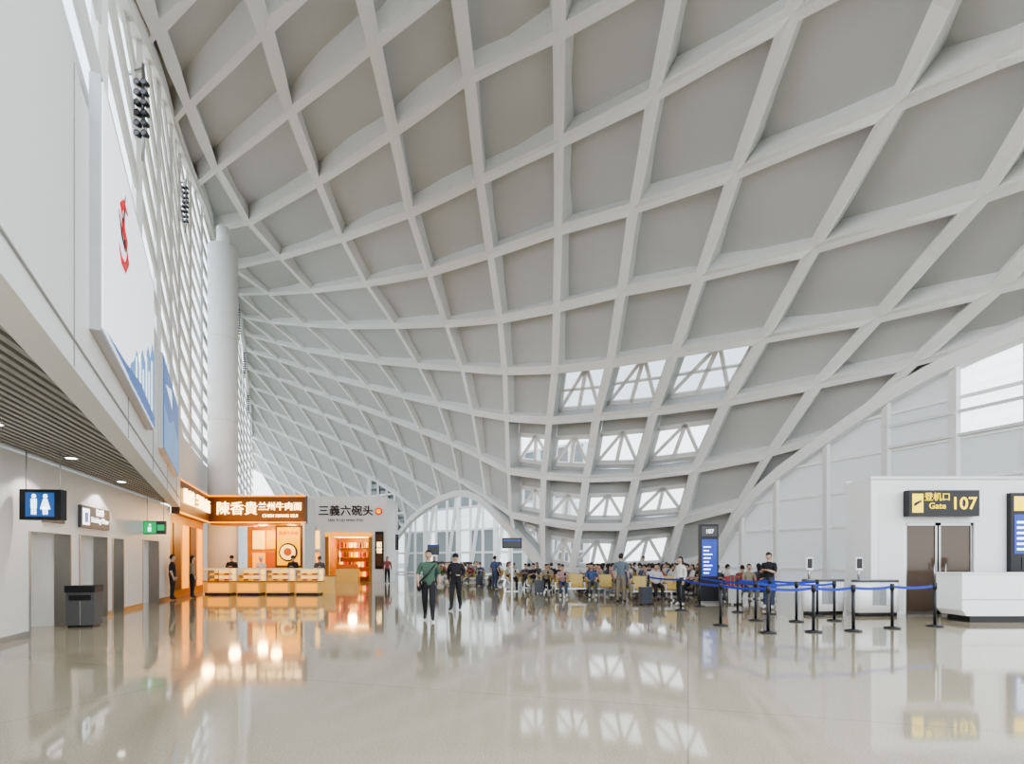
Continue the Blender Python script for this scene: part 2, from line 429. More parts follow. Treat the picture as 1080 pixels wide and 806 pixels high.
# soffit
b=MB('ceiling_soffit')
ey=lambda Yv:-1.57-.513*Yv
for i in range(11):
    a=.5+i*1.95; c=a+1.95
    b.hexa([(LX(a)-.4,a,3.72),(ey(a)-.02,a,3.72),(ey(c)-.02,c,3.72),(LX(c)-.4,c,3.72),(LX(a)-.4,a,3.8),(ey(a)-.02,a,3.8),(ey(c)-.02,c,3.8),(LX(c)-.4,c,3.8)],M_grey)
o_=.2
while o_<4:
    yend=min(21.8,(4.24-o_)/.174-.3)
    if yend>1: b.beam((LX(.5)+o_,.5,3.66),(LX(yend)+o_,yend,3.66),.07,.1,M_slat)
    o_+=.14
for a,of in ((8.6,.9),(11.5,.8),(15,.6),(6,1.6)):
    b.cyl(LX(a)+of,a,3.585,3.6,.09,M_lamp); b.cyl(LX(a)+of,a,3.59,3.605,.12,M_white)
b.done()
for a,of in ((8.6,.9),(11.5,.8),(15,.6)):
    l=bpy.data.lights.new('downlight_lamp','SPOT'); l.energy=110; l.color=(1,.96,.9); l.spot_size=2.2; l.shadow_soft_size=.1
    o=bpy.data.objects.new('downlight_lamp',l); scene.collection.objects.link(o); o.location=(LX(a)+of,a,3.55)
def place_L(bd,Yv,**k): return bd.done((LX(Yv),Yv,0),ANG,**k)
b=MB('restroom_lightbox'); b.box(-.36,.36,-.09,.09,2.3,2.88,M_black); b.box(-.25,.25,-.1,-.088,2.36,2.82,M_bblue2)
for sx_,dress in ((-.1,0),(.1,1)):
    b.sphere((sx_,-.105,2.75),.04,M_swhite,(1,.2,1)); 
    if dress: b.hexa([(sx_-.09,-.112,2.5),(sx_+.09,-.112,2.5),(sx_+.09,-.1,2.5),(sx_-.09,-.1,2.5),(sx_-.03,-.112,2.7),(sx_+.03,-.112,2.7),(sx_+.03,-.1,2.7),(sx_-.03,-.1,2.7)],M_swhite)
    else: b.box(sx_-.05,sx_+.05,-.112,-.1,2.53,2.7,M_swhite)
    for e in (-.025,.025): b.box(sx_+e-.016,sx_+e+.016,-.112,-.1,2.4,2.54,M_swhite)
for e in (-.3,.3): b.cyl(e,0,2.88,3.62,.012,M_steel,8)
b.done((-8.98,10.9,0),.12,bevel=.01)
b=MB('restroom_wall_sign'); b.box(0,1.0,-.06,-.0,2.35,2.85,M_dgrey); o=place_L(b,11.9); text('卫生间\nRestroom',o,(.5,-.07,2.62),.2,M_text)
b=MB('drinking_water_sign'); b.box(0,1.95,-.07,0,2.33,2.87,M_dgrey); b.box(.08,.5,-.08,-.07,2.4,2.8,M_swhite); b.box(.2,.38,-.09,-.08,2.46,2.7,M_bblue2)
o=place_L(b,13.7); text('饮水处\nDrinking Water',o,(1.22,-.08,2.64),.19,M_text)
b=MB('exit_sign'); b.box(-.35,.33,-.05,.05,2.38,2.82,M_dgrey); b.box(-.33,.05,-.06,-.05,2.41,2.79,M_green); b.box(-.2,-.1,-.065,-.06,2.47,2.62,M_swhite); b.sphere((-.14,-.062,2.69),.035,M_swhite,(1,.2,1)); b.box(.08,.3,-.06,-.05,2.5,2.7,M_green)
for e in (-.25,.25): b.cyl(e,0,2.82,3.62,.012,M_steel,8)
b.done((-11.85,18.9,0),.15)
b=MB('litter_bin'); b.box(-.28,.28,-.2,.2,.05,.8,M_dgrey); b.box(-.3,.3,-.22,.22,.8,.95,M_black); b.box(-.25,.25,-.18,.18,0,.05,M_black); b.box(-.22,.22,-.215,-.2,.62,.74,M_black); b.box(-.01,.01,-.205,-.2,.06,.6,M_steel)
b.done((-9.85,13.1,0),.25,bevel=.012)
b=MB('water_dispenser'); b.box(.35,.85,1.2,1.6,0,1.35,M_steel); b.box(.4,.8,1.17,1.2,.85,1.2,M_black); b.box(.5,.53,1.05,1.17,1.0,1.03,M_steel); b.box(.4,.8,1.05,1.2,.78,.82,M_steel)
place_L(b,14.2,bevel=.01)

# billboards
UANG=math.atan2(.89,-.456); K2=1.124
def wall_billboard(name,y0,y1,z0,z1,base,build,off=.12):
    b=MB(name); L_=(y1-y0)*K2
    b.box(-.05,L_+.05,-off,0,z0-.05,z1+.05,M_steel); b.box(0,L_,-off-.015,-off,z0,z1,base); build(b,L_,z0,z1,-off-.02)
    return b.done((wx(y0),y0,0),UANG)
def bb1(b,L_,z0,z1,y):
    H=z1-z0
    prof=[(.36,0),(.40,.10),(.46,.15),(.52,.25),(.58,.2),(.65,.34),(.72,.3),(.8,.46),(.87,.42),(.93,.56),(1,.52),(1,0)]
    b.face([(L_*u,y,z0+H*v) for u,v in prof],M_bblue)
    for u,h,wd in ((.5,.2,.02),(.58,.26,.03),(.66,.22,.02),(.74,.35,.025),(.82,.3,.02),(.9,.42,.03)):
        b.box(L_*u,L_*(u+wd),y-.01,y,z0+.02,z0+H*h,M_bill)
    b.face([(L_*u,y-.012,z0+H*v) for u,v in ((.0,0),(1,0),(1,.07),(.6,.1),(.3,.04))],M_bblue2)
    cx_=L_*.27; cz=z0+H*.66
    b.tube([(cx_+dx,y-.005,cz+dz) for dx,dz in ((.35,.45),(.0,.42),(-.25,.25),(-.1,.05),(.25,-.05),(.38,-.25),(.15,-.45),(-.2,-.5),(-.45,-.38))],[.03,.07,.09,.09,.1,.1,.08,.06,.02],M_red,8,flat=.15,side=(0,0,1))
    b.tube([(cx_+dx,y-.005,cz+dz) for dx,dz in ((-.45,.1),(-.2,-.12),(.1,-.2),(.0,.2),(.15,.62))],[.02,.05,.05,.05,.02],M_tdark,8,flat=.15,side=(0,0,1))
wall_billboard('wall_billboard',6.85,12.1,4.36,7.35,M_bill,bb1)
def bb2(b,L_,z0,z1,y):
    H=z1-z0
    b.face([(0,y,z0),(L_,y,z0),(L_,y,z0+H*.45),(L_*.6,y,z0+H*.6),(L_*.3,y,z0+H*.4),(0,y,z0+H*.5)],M_bblue)
    b.face([(L_*.1,y,z0+H*.75),(L_*.5,y,z0+H*.68),(L_*.45,y,z0+H*.9)],M_bill)
wall_billboard('wall_billboard',14.3,19.3,4.4,6.7,M_bblue2,bb2)
def mast(px,yv,ztop,nl):
    b=MB('spotlight_mast'); 
    b.cyl(0,0,-nl*.2-.3,.4,.03,M_steel,8); b.beam((0,0,.3),(-.35,.1,.3),.05,.05,M_steel)
    for i in range(nl):
        for e in (-.07,.07):
            b.tube([(e,.03,-i*.2),(e,-.10,-i*.2-.02)],[.045,.065],M_black,10)
            b.tube([(e,-.101,-i*.2-.02),(e,-.105,-i*.2-.02)],[.05,.05],M_dgrey,10)
    b.done(((px-CX)/FPX*yv,yv,ztop))
mast(151,11.2,10.9,6); mast(196,24,17.2,8); mast(252,43,20.4,10); mast(258,52,20.4,10); mast(262,60,18.8,10)
M_col=mat('column_paint',(.93,.93,.93),.3,var=.01,scale=1)
b=MB('column'); b.cyl(0,0,0,18.5,.75,M_col,48)
for z in (4.5,9,13.5): b.cyl(0,0,z,z+.03,.757,M_wallw,48)
b.tube([(0,0,18.5),(0,0,19.6)],[.35,.3],M_white2,24); b.cyl(0,0,0,.15,.79,M_steel,48)
b.done((-15.75,31,0))

# ------------------------------------------------------------ food shop
b=MB('noodle_shop')
fr=[(LX(22.25),22.25),(LX(28.5),28.5),(-10.35,28.5)]
(xa,ya),(xb,yb),(xc,yc)=fr
def vquad(p,q,z0,z1,m,th=.15,n_=None):
    d=Vector((q[0]-p[0],q[1]-p[1],0)).normalized(); n_=n_ or Vector((d.y,-d.x,0))
    P0=Vector((p[0],p[1],0)); Q0=Vector((q[0],q[1],0)); t=n_*-th
    b.hexa([P0+Vector((0,0,z0)),Q0+Vector((0,0,z0)),Q0+t+Vector((0,0,z0)),P0+t+Vector((0,0,z0)),P0+Vector((0,0,z1)),Q0+Vector((0,0,z1)),Q0+t+Vector((0,0,z1)),P0+t+Vector((0,0,z1))],m)
vquad((xa,ya),(xb,yb),0,3.35,M_wood); vquad((xa+.3,ya+.1),(xb+.3,yb),3.35,4.75,M_dwood,.3); 
vquad((xb+.25,yb),(xc,yc),3.35,4.75,M_dwood,.3)
for i in range(4):
    t0=.06+i*.235; t1=t0+.18
    p=(xa+(xb-xa)*t0+.03,ya+(yb-ya)*t0+.01); q=(xa+(xb-xa)*t1+.03,ya+(yb-ya)*t1+.01)
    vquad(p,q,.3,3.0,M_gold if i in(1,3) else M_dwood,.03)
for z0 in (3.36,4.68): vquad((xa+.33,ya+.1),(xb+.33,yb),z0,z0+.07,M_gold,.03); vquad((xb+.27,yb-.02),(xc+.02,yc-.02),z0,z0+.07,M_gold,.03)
vquad((xc-.05,yc+.02),(xc-.05,yc+1.6),0,4.70,M_white,.2,Vector((1,0,0)))
b.box(xb+.2,xc-.3,yc+.32,yc+1.6,4.6,4.68,M_white)
b.box(xb+.2,xc-.3,yc+.32,yc+1.6,3.3,3.36,M_wood)
for i in range(5):
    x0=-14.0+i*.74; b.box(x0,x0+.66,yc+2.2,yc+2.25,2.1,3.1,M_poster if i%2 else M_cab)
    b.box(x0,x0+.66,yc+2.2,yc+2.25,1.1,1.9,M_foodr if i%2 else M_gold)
b.box(-14.3,-10.6,yc+2.25,yc+2.32,0,3.3,M_wood)
b.box(-14.0,-12.2,yc+1.4,yc+2,0,.95,M_steel)
b.box(-11.85,-10.5,yc-.02,yc+.1,1.15,3.25,M_dwood); b.box(-11.75,-10.6,yc-.05,yc-.02,1.25,3.15,M_poster)
b.tube([(-11.18,yc-.06,1.9),(-11.18,yc-.10,1.9)],[.46,.46],M_tdark,24); b.tube([(-11.18,yc-.10,1.9),(-11.18,yc-.14,1.9)],[.38,.38],M_cab,24); b.tube([(-11.18,yc-.14,1.92),(-11.18,yc-.16,1.92)],[.2,.2],M_foodr,16)
b.box(-11.9,-10.45,yc,yc+.4,0,1.15,M_wood)
shop=b.done()
text('陳香貴',shop,(-13.75,28.44,4.05),.70,M_warm,ext=.03); text('兰州牛肉面',shop,(-11.6,28.44,4.17),.44,M_warm,ext=.03); text('CHEN XIANG GUI',shop,(-11.6,28.44,3.72),.22,M_warm,ext=.02)
text('热汤牛肉面',shop,(-11.18,28.44,2.85),.2,M_red,ext=.01)
o=text('陳香貴  兰州牛肉面',shop,(0,0,0),.66,M_warm,ext=.03)
mx_=(xa+xb)/2+.38; my_=(ya+yb)/2+.08
o.location=(mx_,my_,4.07); o.rotation_euler=(math.pi/2,0,ANG)
for (x_,y_,z_,e) in ((-13.3,27.3,3.0,110),(-11.3,27.3,3.0,80),(-13,29.7,3.1,110),(-11.5,29.7,3.1,90),(-12.6,23.6,3.1,70)):
    l=bpy.data.lights.new('shop_warm_light','POINT'); l.energy=e; l.color=(1,.58,.22); l.shadow_soft_size=.25  # bare point lights for the shop's warm light, without pendant fixtures
    o=bpy.data.objects.new('shop_warm_light',l); scene.collection.objects.link(o); o.location=(x_,y_,z_)
def counter(x,yv,rz,wd=.95):
    b=MB('food_display_counter')
    b.box(-wd/2,wd/2,0,.7,.08,.55,M_counter); b.box(-wd/2+.05,wd/2-.05,.05,.65,0,.08,M_black); b.box(-wd/2-.02,wd/2+.02,-.02,.72,.55,.6,M_wood)
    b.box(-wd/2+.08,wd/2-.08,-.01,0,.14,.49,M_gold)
    for xx in (-wd/2,wd/2-.04):
        for yy in (0,.66): b.box(xx,xx+.04,yy,yy+.04,.6,1.12,M_white2)
    b.box(-wd/2,wd/2,0,.7,1.12,1.16,M_white2); b.box(-wd/2+.04,wd/2-.04,.0,.008,.6,1.12,M_glass)
    b.box(-wd/2+.05,wd/2-.05,.08,.6,.84,.86,M_white2); b.box(-wd/2+.04,wd/2-.04,.64,.65,.6,1.12,M_cab)
    for i in range(4):
        for jz in (.62,.87):
            b.box(-wd/2+.07+i*.21,-wd/2+.07+i*.21+.16,.15,.55,jz,jz+.07,M_foodr if (i+int(jz*10))%2 else M_poster)
    b.box(-wd/2+.06,wd/2-.06,.03,.07,1.08,1.115,M_cab)
    b.done((x,yv,0),rz)
for i in range(4): counter(-12.75+i*1.28,24.7,0,1.05)
counter(-13.65,25.6,-math.pi/2,.95)
b=MB('service_counter'); b.box(-12.8,-8.0,25.5,25.75,0,.78,M_counter); b.box(-12.8,-7.95,25.45,25.8,.78,.83,M_wood); b.box(-12.75,-8.05,25.53,25.74,0,.02,M_black); b.done()

# ------------------------------------------------------------ second shop
b=MB('snack_shop')
x0,x1=-17.0,-8.35; yf=38
ox0,ox1=-12.25,-9.55
b.box(x0,ox0,yf,yf+.2,0,5.75,M_white); b.box(ox1,x1,yf,yf+.2,0,5.75,M_white); b.box(ox0,ox1,yf,yf+.2,3.1,5.75,M_white)
b.box(x1-.22,x1-.02,yf+.2,yf+2.8,0,5.7,M_white); b.box(x0+.3,x1-.3,yf+.2,yf+2.8,5.5,5.65,M_white); b.box(x0+.02,x0+.2,yf+.2,yf+2.8,0,5.7,M_white)
b.box(ox0-.2,ox0,yf-.1,yf+.1,0,3.2,M_wood); b.box(ox1,ox1+.2,yf-.1,yf+.1,0,3.2,M_wood); b.box(ox0-.2,ox1+.2,yf-.12,yf+.1,3.05,3.3,M_gold)
b.box(ox0,ox1,yf+2.5,yf+2.6,0,3.1,M_wood); b.box(ox0-.15,ox0-.05,yf+.2,yf+2.6,0,3.1,M_wood); b.box(ox1+.05,ox1+.15,yf+.2,yf+2.6,0,3.1,M_wood)
for i in range(5):
    for k in range(4):
        xx=ox0+.08+i*.53; zz=.3+k*.68
        b.box(xx,xx+.45,yf+1.9,yf+2.5,zz,zz+.04,M_wood)
        for t in range(3): b.box(xx+.02+t*.15,xx+.13+t*.15,yf+1.95,yf+2.2,zz+.04,zz+.38,[M_foodr,M_poster,M_cab,M_red,M_dwood][(i*2+k+t)%5])
b.box(ox0+.3,ox1-.9,yf+.5,yf+1.1,0,.9,M_counter); b.box(ox0+.35,ox1-1,yf+.55,yf+1.0,.9,1.2,M_foodr)
b.box(ox0+.2,ox1-.2,yf+.5,yf+1.8,3.05,3.1,M_warm)
shop2=b.done()
text('三義六碗头',shop2,(-11.1,yf-.03,4.75),.74,M_tdark,bold=.008,ext=.02); text('SAN YI LIU WAN TOU',shop2,(-11.1,yf-.03,4.15),.24,M_tdark); 
b=MB('shop_emblem'); b.tube([(0,0,0),(0,-.06,0)],[.24,.24],M_red,24); b.tube([(0,-.06,0),(0,-.075,0)],[.16,.16],M_poster,24); b.done((-8.9,yf-.005,4.75))
b=MB('shop_side_banner'); b.box(-.28,.28,-.06,.0,0.9,3.4,M_black); b.box(-.2,.2,-.08,-.06,1.1,3.2,M_dwood); o=b.done((-8.85,yf-.005,0)); text('面\n馆',o,(0,-.09,2.3),.4,M_warm)
l=bpy.data.lights.new('shop_interior_lamp','POINT'); l.energy=160; l.color=(1,.60,.26); l.shadow_soft_size=.3
o=bpy.data.objects.new('shop_interior_lamp',l); scene.collection.objects.link(o); o.location=(-10.9,yf+.9,2.6)

# ------------------------------------------------------------ back glazing
b=MB('window_2')
p0=Vector((-16.5,66,0)); p1=Vector((6,46,0)); nseg=18; H=11
for i in range(nseg+1):
    p=p0.lerp(p1,i/nseg)
    b.beam(p,p+Vector((0,0,H)),.25 if i%3 else .5,.4,M_white2,side=(1,0,0))
    if i<nseg:
        q=p0.lerp(p1,(i+1)/nseg)
        b.face([p+Vector((0,0,0)),q,q+Vector((0,0,H)),p+Vector((0,0,H))],M_tglass)
        for z in (.15,2.2,4.4,6.6,8.8,H): b.beam(p+Vector((0,0,z)),q+Vector((0,0,z)),.25,.2,M_white2)
        if i%2==0: b.beam(p+Vector((0,-.3,0)),q+Vector((0,-.3,H*.8)),.25,.25,M_white2)
        if i%3!=0: b.face([p+Vector((0,.1,0)),q+Vector((0,.1,0)),q+Vector((0,.1,4.4)),p+Vector((0,.1,4.4))],M_shade)  # lower and upper shade panels, added to dim the back opening
        b.face([p+Vector((0,.1,6.6)),q+Vector((0,.1,6.6)),q+Vector((0,.1,H)),p+Vector((0,.1,H))],M_shade)
b.done()
# ------------------------------------------------------------ right glazing under arch
arcY=[];arcZ=[];arcX=[]
for p in archR:
    s3=S(*p); arcY.append(s3.y); arcZ.append(s3.z); arcX.append(s3.x)
o_=np.argsort(arcY); aY=np.array(arcY)[o_]; aZ=np.array(arcZ)[o_]; aX=np.array(arcX)[o_]
gx=lambda y: float(np.interp(y,aY,aX)); gz=lambda y: float(np.interp(y,aY,aZ))
b=MB('window_3')
Ys=[30.6,28.6,26.6,24.2,21.8,19.6,17.6,15.6,14.2]
for i,(a,c) in enumerate(zip(Ys[:-1],Ys[1:])):
    pa=Vector((gx(a)+.1,a,0)); pc=Vector((gx(c)+.1,c,0)); za=gz(a); zc=gz(c)
    sub=4
    for s in range(sub):
        qa=pa.lerp(pc,s/sub); qc=pa.lerp(pc,(s+1)/sub); ta=gz(qa.y); t_c=gz(qc.y)
        zb=5.8 if i>=5 else 99
        lim=lambda z_: min(z_,zb)
        b.face([qa,qc,qc+Vector((0,0,lim(t_c))),qa+Vector((0,0,lim(ta)))],M_shade)
        if zb<t_c: b.face([qa+Vector((0,0,zb)),qc+Vector((0,0,zb)),qc+Vector((0,0,t_c)),qa+Vector((0,0,ta))],M_glass)
    b.beam(pa+Vector((-.15,0,0)),pa+Vector((-.15,0,za)),.16,.34,M_white2,side=(1,0,0))
    for z in (1.1,2.9,4.3,5.7,7.1):
        if z<max(za,zc):
            t0=0
            if z>za: t0=(z-za)/(zc-za)
            b.beam(pa.lerp(pc,t0)+Vector((-.08,0,z)),pc+Vector((-.08,0,z)),.14,.1,M_white2)
    if i>=4:
        zz=min(za,6.6); b.beam(pa+Vector((-.2,0,zz)),pc+Vector((-.2,0,zz)),.1,.1,M_steel); b.beam(pa+Vector((-.2,0,zz-.8)),pc+Vector((-.2,0,zz-.8)),.1,.1,M_steel)
b.done()
# ------------------------------------------------------------ gate 107 portal
b=MB('gate_portal')
yf=16
b.box(10.1,11.08,yf,yf+1.2,0,3.85,M_white); b.box(13.0,16.2,yf,yf+1.2,0,3.85,M_white); b.box(11.08,13.0,yf,yf+1.2,2.58,3.85,M_white)
b.box(10.1,16.2,yf+1.2,yf+1.3,3.6,3.9,M_white)
b.box(10.05,16.25,yf-.04,yf,3.8,3.88,M_steel)
for a,c in ((11.08,12.0),(12.04,13.0)):
    b.box(a,a+.06,yf+.05,yf+.12,0,2.58,M_steel); b.box(c-.06,c,yf+.05,yf+.12,0,2.58,M_steel); b.box(a,c,yf+.05,yf+.12,2.5,2.58,M_steel); b.box(a,c,yf+.05,yf+.12,0,.08,M_steel)
    b.box(a+.06,c-.06,yf+.08,yf+.09,.08,2.5,M_dglass)
    b.cyl((c-.14) if a<12 else (a+.14),yf-.02,.85,1.45,.018,M_steel,8)
b.box(11.08,13,yf+1.1,yf+1.15,0,2.58,M_dgrey)
b.box(10.3,11.0,yf-.01,yf,.1,3.4,M_wallw)
gate=b.done()
b=MB('gate_number_sign'); b.box(10.98,12.92,yf-.28,yf-.045,2.74,3.46,M_black); b.box(11.06,11.36,yf-.29,yf-.28,2.84,3.36,M_yellow); 
b.face([(11.1,yf-.295,3.1),(11.32,yf-.295,3.2),(11.3,yf-.295,3.13),(11.1,yf-.295,3.0)],M_black)
o=b.done(); text('登机口\nGate',o,(11.75,yf-.29,3.14),.24,M_yellow); text('107',o,(12.48,yf-.29,3.08),.48,M_yellow,bold=.006)
b=MB('flight_info_display'); b.box(13.9,14.95,yf-.16,yf-.01,1.1,3.4,M_black); b.box(13.98,14.87,yf-.17,yf-.16,1.7,2.8,M_blue); b.box(13.98,14.87,yf-.17,yf-.16,2.9,3.3,M_yellow)
for k in range(6): b.box(14.05,14.05+.3+.1*(k%3),yf-.18,yf-.17,1.8+k*.15,1.86+k*.15,M_swhite)
b.done()
b=MB('boarding_desk'); 
b.prism([(11.12,.16),(11.0,.3),(11.0,1.18),(15.4,1.18),(15.4,.16)],13.9,14.75,M_white2)
b.box(11.25,15.4,13.98,14.7,0,.16,M_black); b.box(10.98,15.42,13.88,14.8,1.18,1.22,M_white); b.box(11.0,15.4,13.895,13.9,.55,.57,M_grey)
b.box(13,13.5,14.5,14.53,1.3,1.6,M_black); b.box(13.2,13.25,14.5,14.55,1.22,1.32,M_black)
b.done(bevel=.015)
def egate(x,yv,rz):
    b=MB('boarding_e_gate'); L_=.95; r=.17
    def stad(z0,z1,rr,m):
        k=b.mi(m); pts=[]
        for t in range(13): a=-math.pi/2+math.pi*t/12; pts.append((L_/2+math.cos(a)*rr,math.sin(a)*rr))
        for t in range(13): a=math.pi/2+math.pi*t/12; pts.append((-L_/2+math.cos(a)*rr,math.sin(a)*rr))
        lo=[b.bm.verts.new((p[0],p[1],z0)) for p in pts]; hi=[b.bm.verts.new((p[0],p[1],z1)) for p in pts]; n_=len(pts)
        for i in range(n_):
            f=b.bm.faces.new((lo[i],lo[(i+1)%n_],hi[(i+1)%n_],hi[i])); f.material_index=k; f.smooth=True
        f=b.bm.faces.new(lo[::-1]); f.material_index=k; f=b.bm.faces.new(hi); f.material_index=k
    stad(0,.1,r-.03,M_black); stad(.1,.93,r,M_white2); stad(.93,.98,r+.015,M_dgrey); stad(.98,1.0,r,M_steel)
    b.cyl(-L_/2,0,1.0,1.28,.03,M_steel,10); b.box(-L_/2-.1,-L_/2+.1,-.035,.0,1.25,1.6,M_white2); b.box(-L_/2-.08,-L_/2+.08,-.04,-.035,1.3,1.57,M_black)
    b.box(-.2,.2,-r-.004,-r+.02,.3,.8,M_grey); b.box(.0,.012,-r-.45,-r,.3,.95,M_glass)
    b.done((x,yv,0),rz)
egate(8.75,16.0,.25); egate(9.95,15.6,.1)
b=MB('information_totem'); b.box(-.33,.33,-.09,.09,.08,2.78,M_black); b.box(-.4,.4,-.2,.2,0,.08,M_steel); b.box(-.28,.28,-.1,-.09,.95,2.25,M_blue); b.box(-.28,.28,-.1,-.09,2.35,2.7,M_dgrey)
for k in range(8): b.box(-.22,-.22+.2+.06*(k%3),-.105,-.1,1.05+k*.13,1.09+k*.13,M_swhite)
o=b.done((6.9,20.0,0),.1,bevel=.015); text('107',o,(0,-.11,2.52),.2,M_text)
def hang(px,py,Yv,wd,hg):
    b=MB('flight_display_stand'); z=SP(px,py,Yv).z
    b.box(-wd/2,wd/2,-.06,.06,z-hg/2,z+hg/2,M_black); b.box(-wd/2+.05,wd/2-.05,-.07,-.06,z-hg/2+.05,z+hg/2-.05,M_dgrey); b.box(-wd/2+.05,wd/2-.05,-.072,-.07,z+hg/2-.15,z+hg/2-.08,M_blue)
    b.box(-.05,.05,-.05,.05,.04,z-hg/2,M_steel); b.box(-.3,.3,-.2,.2,0,.04,M_steel)
    b.done(((px-CX)/FPX*Yv,Yv,0),bevel=.01)
hang(540,573,27.5,.95,.5); hang(457,580,51,1.0,.9); hang(414,572,44,.9,1.2)
st=[[(684,637),(718,644),(760,660),(810,668),(858,667),(900,666),(941,663),(986,661)],
    [(738,640),(797,655),(840,656),(880,655)],[(778,646),(812,648),(862,650)]]
def gp(px,py):
    Yv=CH*FPX/(py-HY); return Vector(((px-CX)/FPX*Yv,Yv,0))
for r_ in st:
    P=[gp(*q) for q in r_]
    for k,p in enumerate(P):
        b=MB('queue_barrier_post'); b.cyl(0,0,0,.03,.17,M_black,24); b.cyl(0,0,.03,.05,.15,M_black,24,.05); b.cyl(0,0,.03,.93,.032,M_black,14); b.cyl(0,0,.86,1.0,.045,M_black,14)
        o=b.done(p)
        if k<len(P)-1:
            q=P[k+1]; b=MB('retractable_belt'); d=(q-p); L_=d.length; dd=d.normalized()
            prev=None
            for t in range(9):
                u=t/8; c_=dd*(.05+(L_-.1)*u)+Vector((0,0,.93-.03*math.sin(math.pi*u)))
                if prev is not None: b.beam(prev,c_,.004,.06,M_belt)
                prev=c_
            b.done(parent=o)

# ------------------------------------------------------------ benches
def bench_mesh(name,mseat):
    b=MB(name); W=.6
    for i in range(4):
        x=(-1.5+i)*W
        prof=[(-.26,.40),(-.28,.44),(-.20,.455),(0,.43),(.14,.44),(.20,.52),(.27,.90),(.30,.90),(.25,.50),(.18,.40),(0,.39)]
        k=b.mi(mseat); a=[b.bm.verts.new((x-.26,p[0],p[1])) for p in prof]; c=[b.bm.verts.new((x+.26,p[0],p[1])) for p in prof]
        for t in range(len(prof)):
            f=b.bm.faces.new((a[t],a[(t+1)%len(prof)],c[(t+1)%len(prof)],c[t])); f.material_index=k
        f=b.bm.faces.new(a[::-1]); f.material_index=k; f=b.bm.faces.new(c); f.material_index=k
    for i in range(5):
        x=(-2+i)*W
        b.box(x-.02,x+.02,-.22,.2,.62,.65,M_black); b.box(x-.015,x+.015,-.2,-.17,.36,.63,M_steel); b.box(x-.015,x+.015,.15,.18,.36,.63,M_steel); b.box(x-.015,x+.015,-.2,.18,.35,.39,M_steel)
    b.box(-1.2,1.2,-.04,.04,.30,.37,M_steel)
    for x in (-.85,.85):
        b.box(x-.03,x+.03,-.03,.03,.05,.31,M_steel); b.box(x-.03,x+.03,-.28,.28,0,.05,M_steel)
    return b.mesh()
BY=bench_mesh('airport_bench',M_yseat); BR=bench_mesh('airport_bench_red',M_rseat)

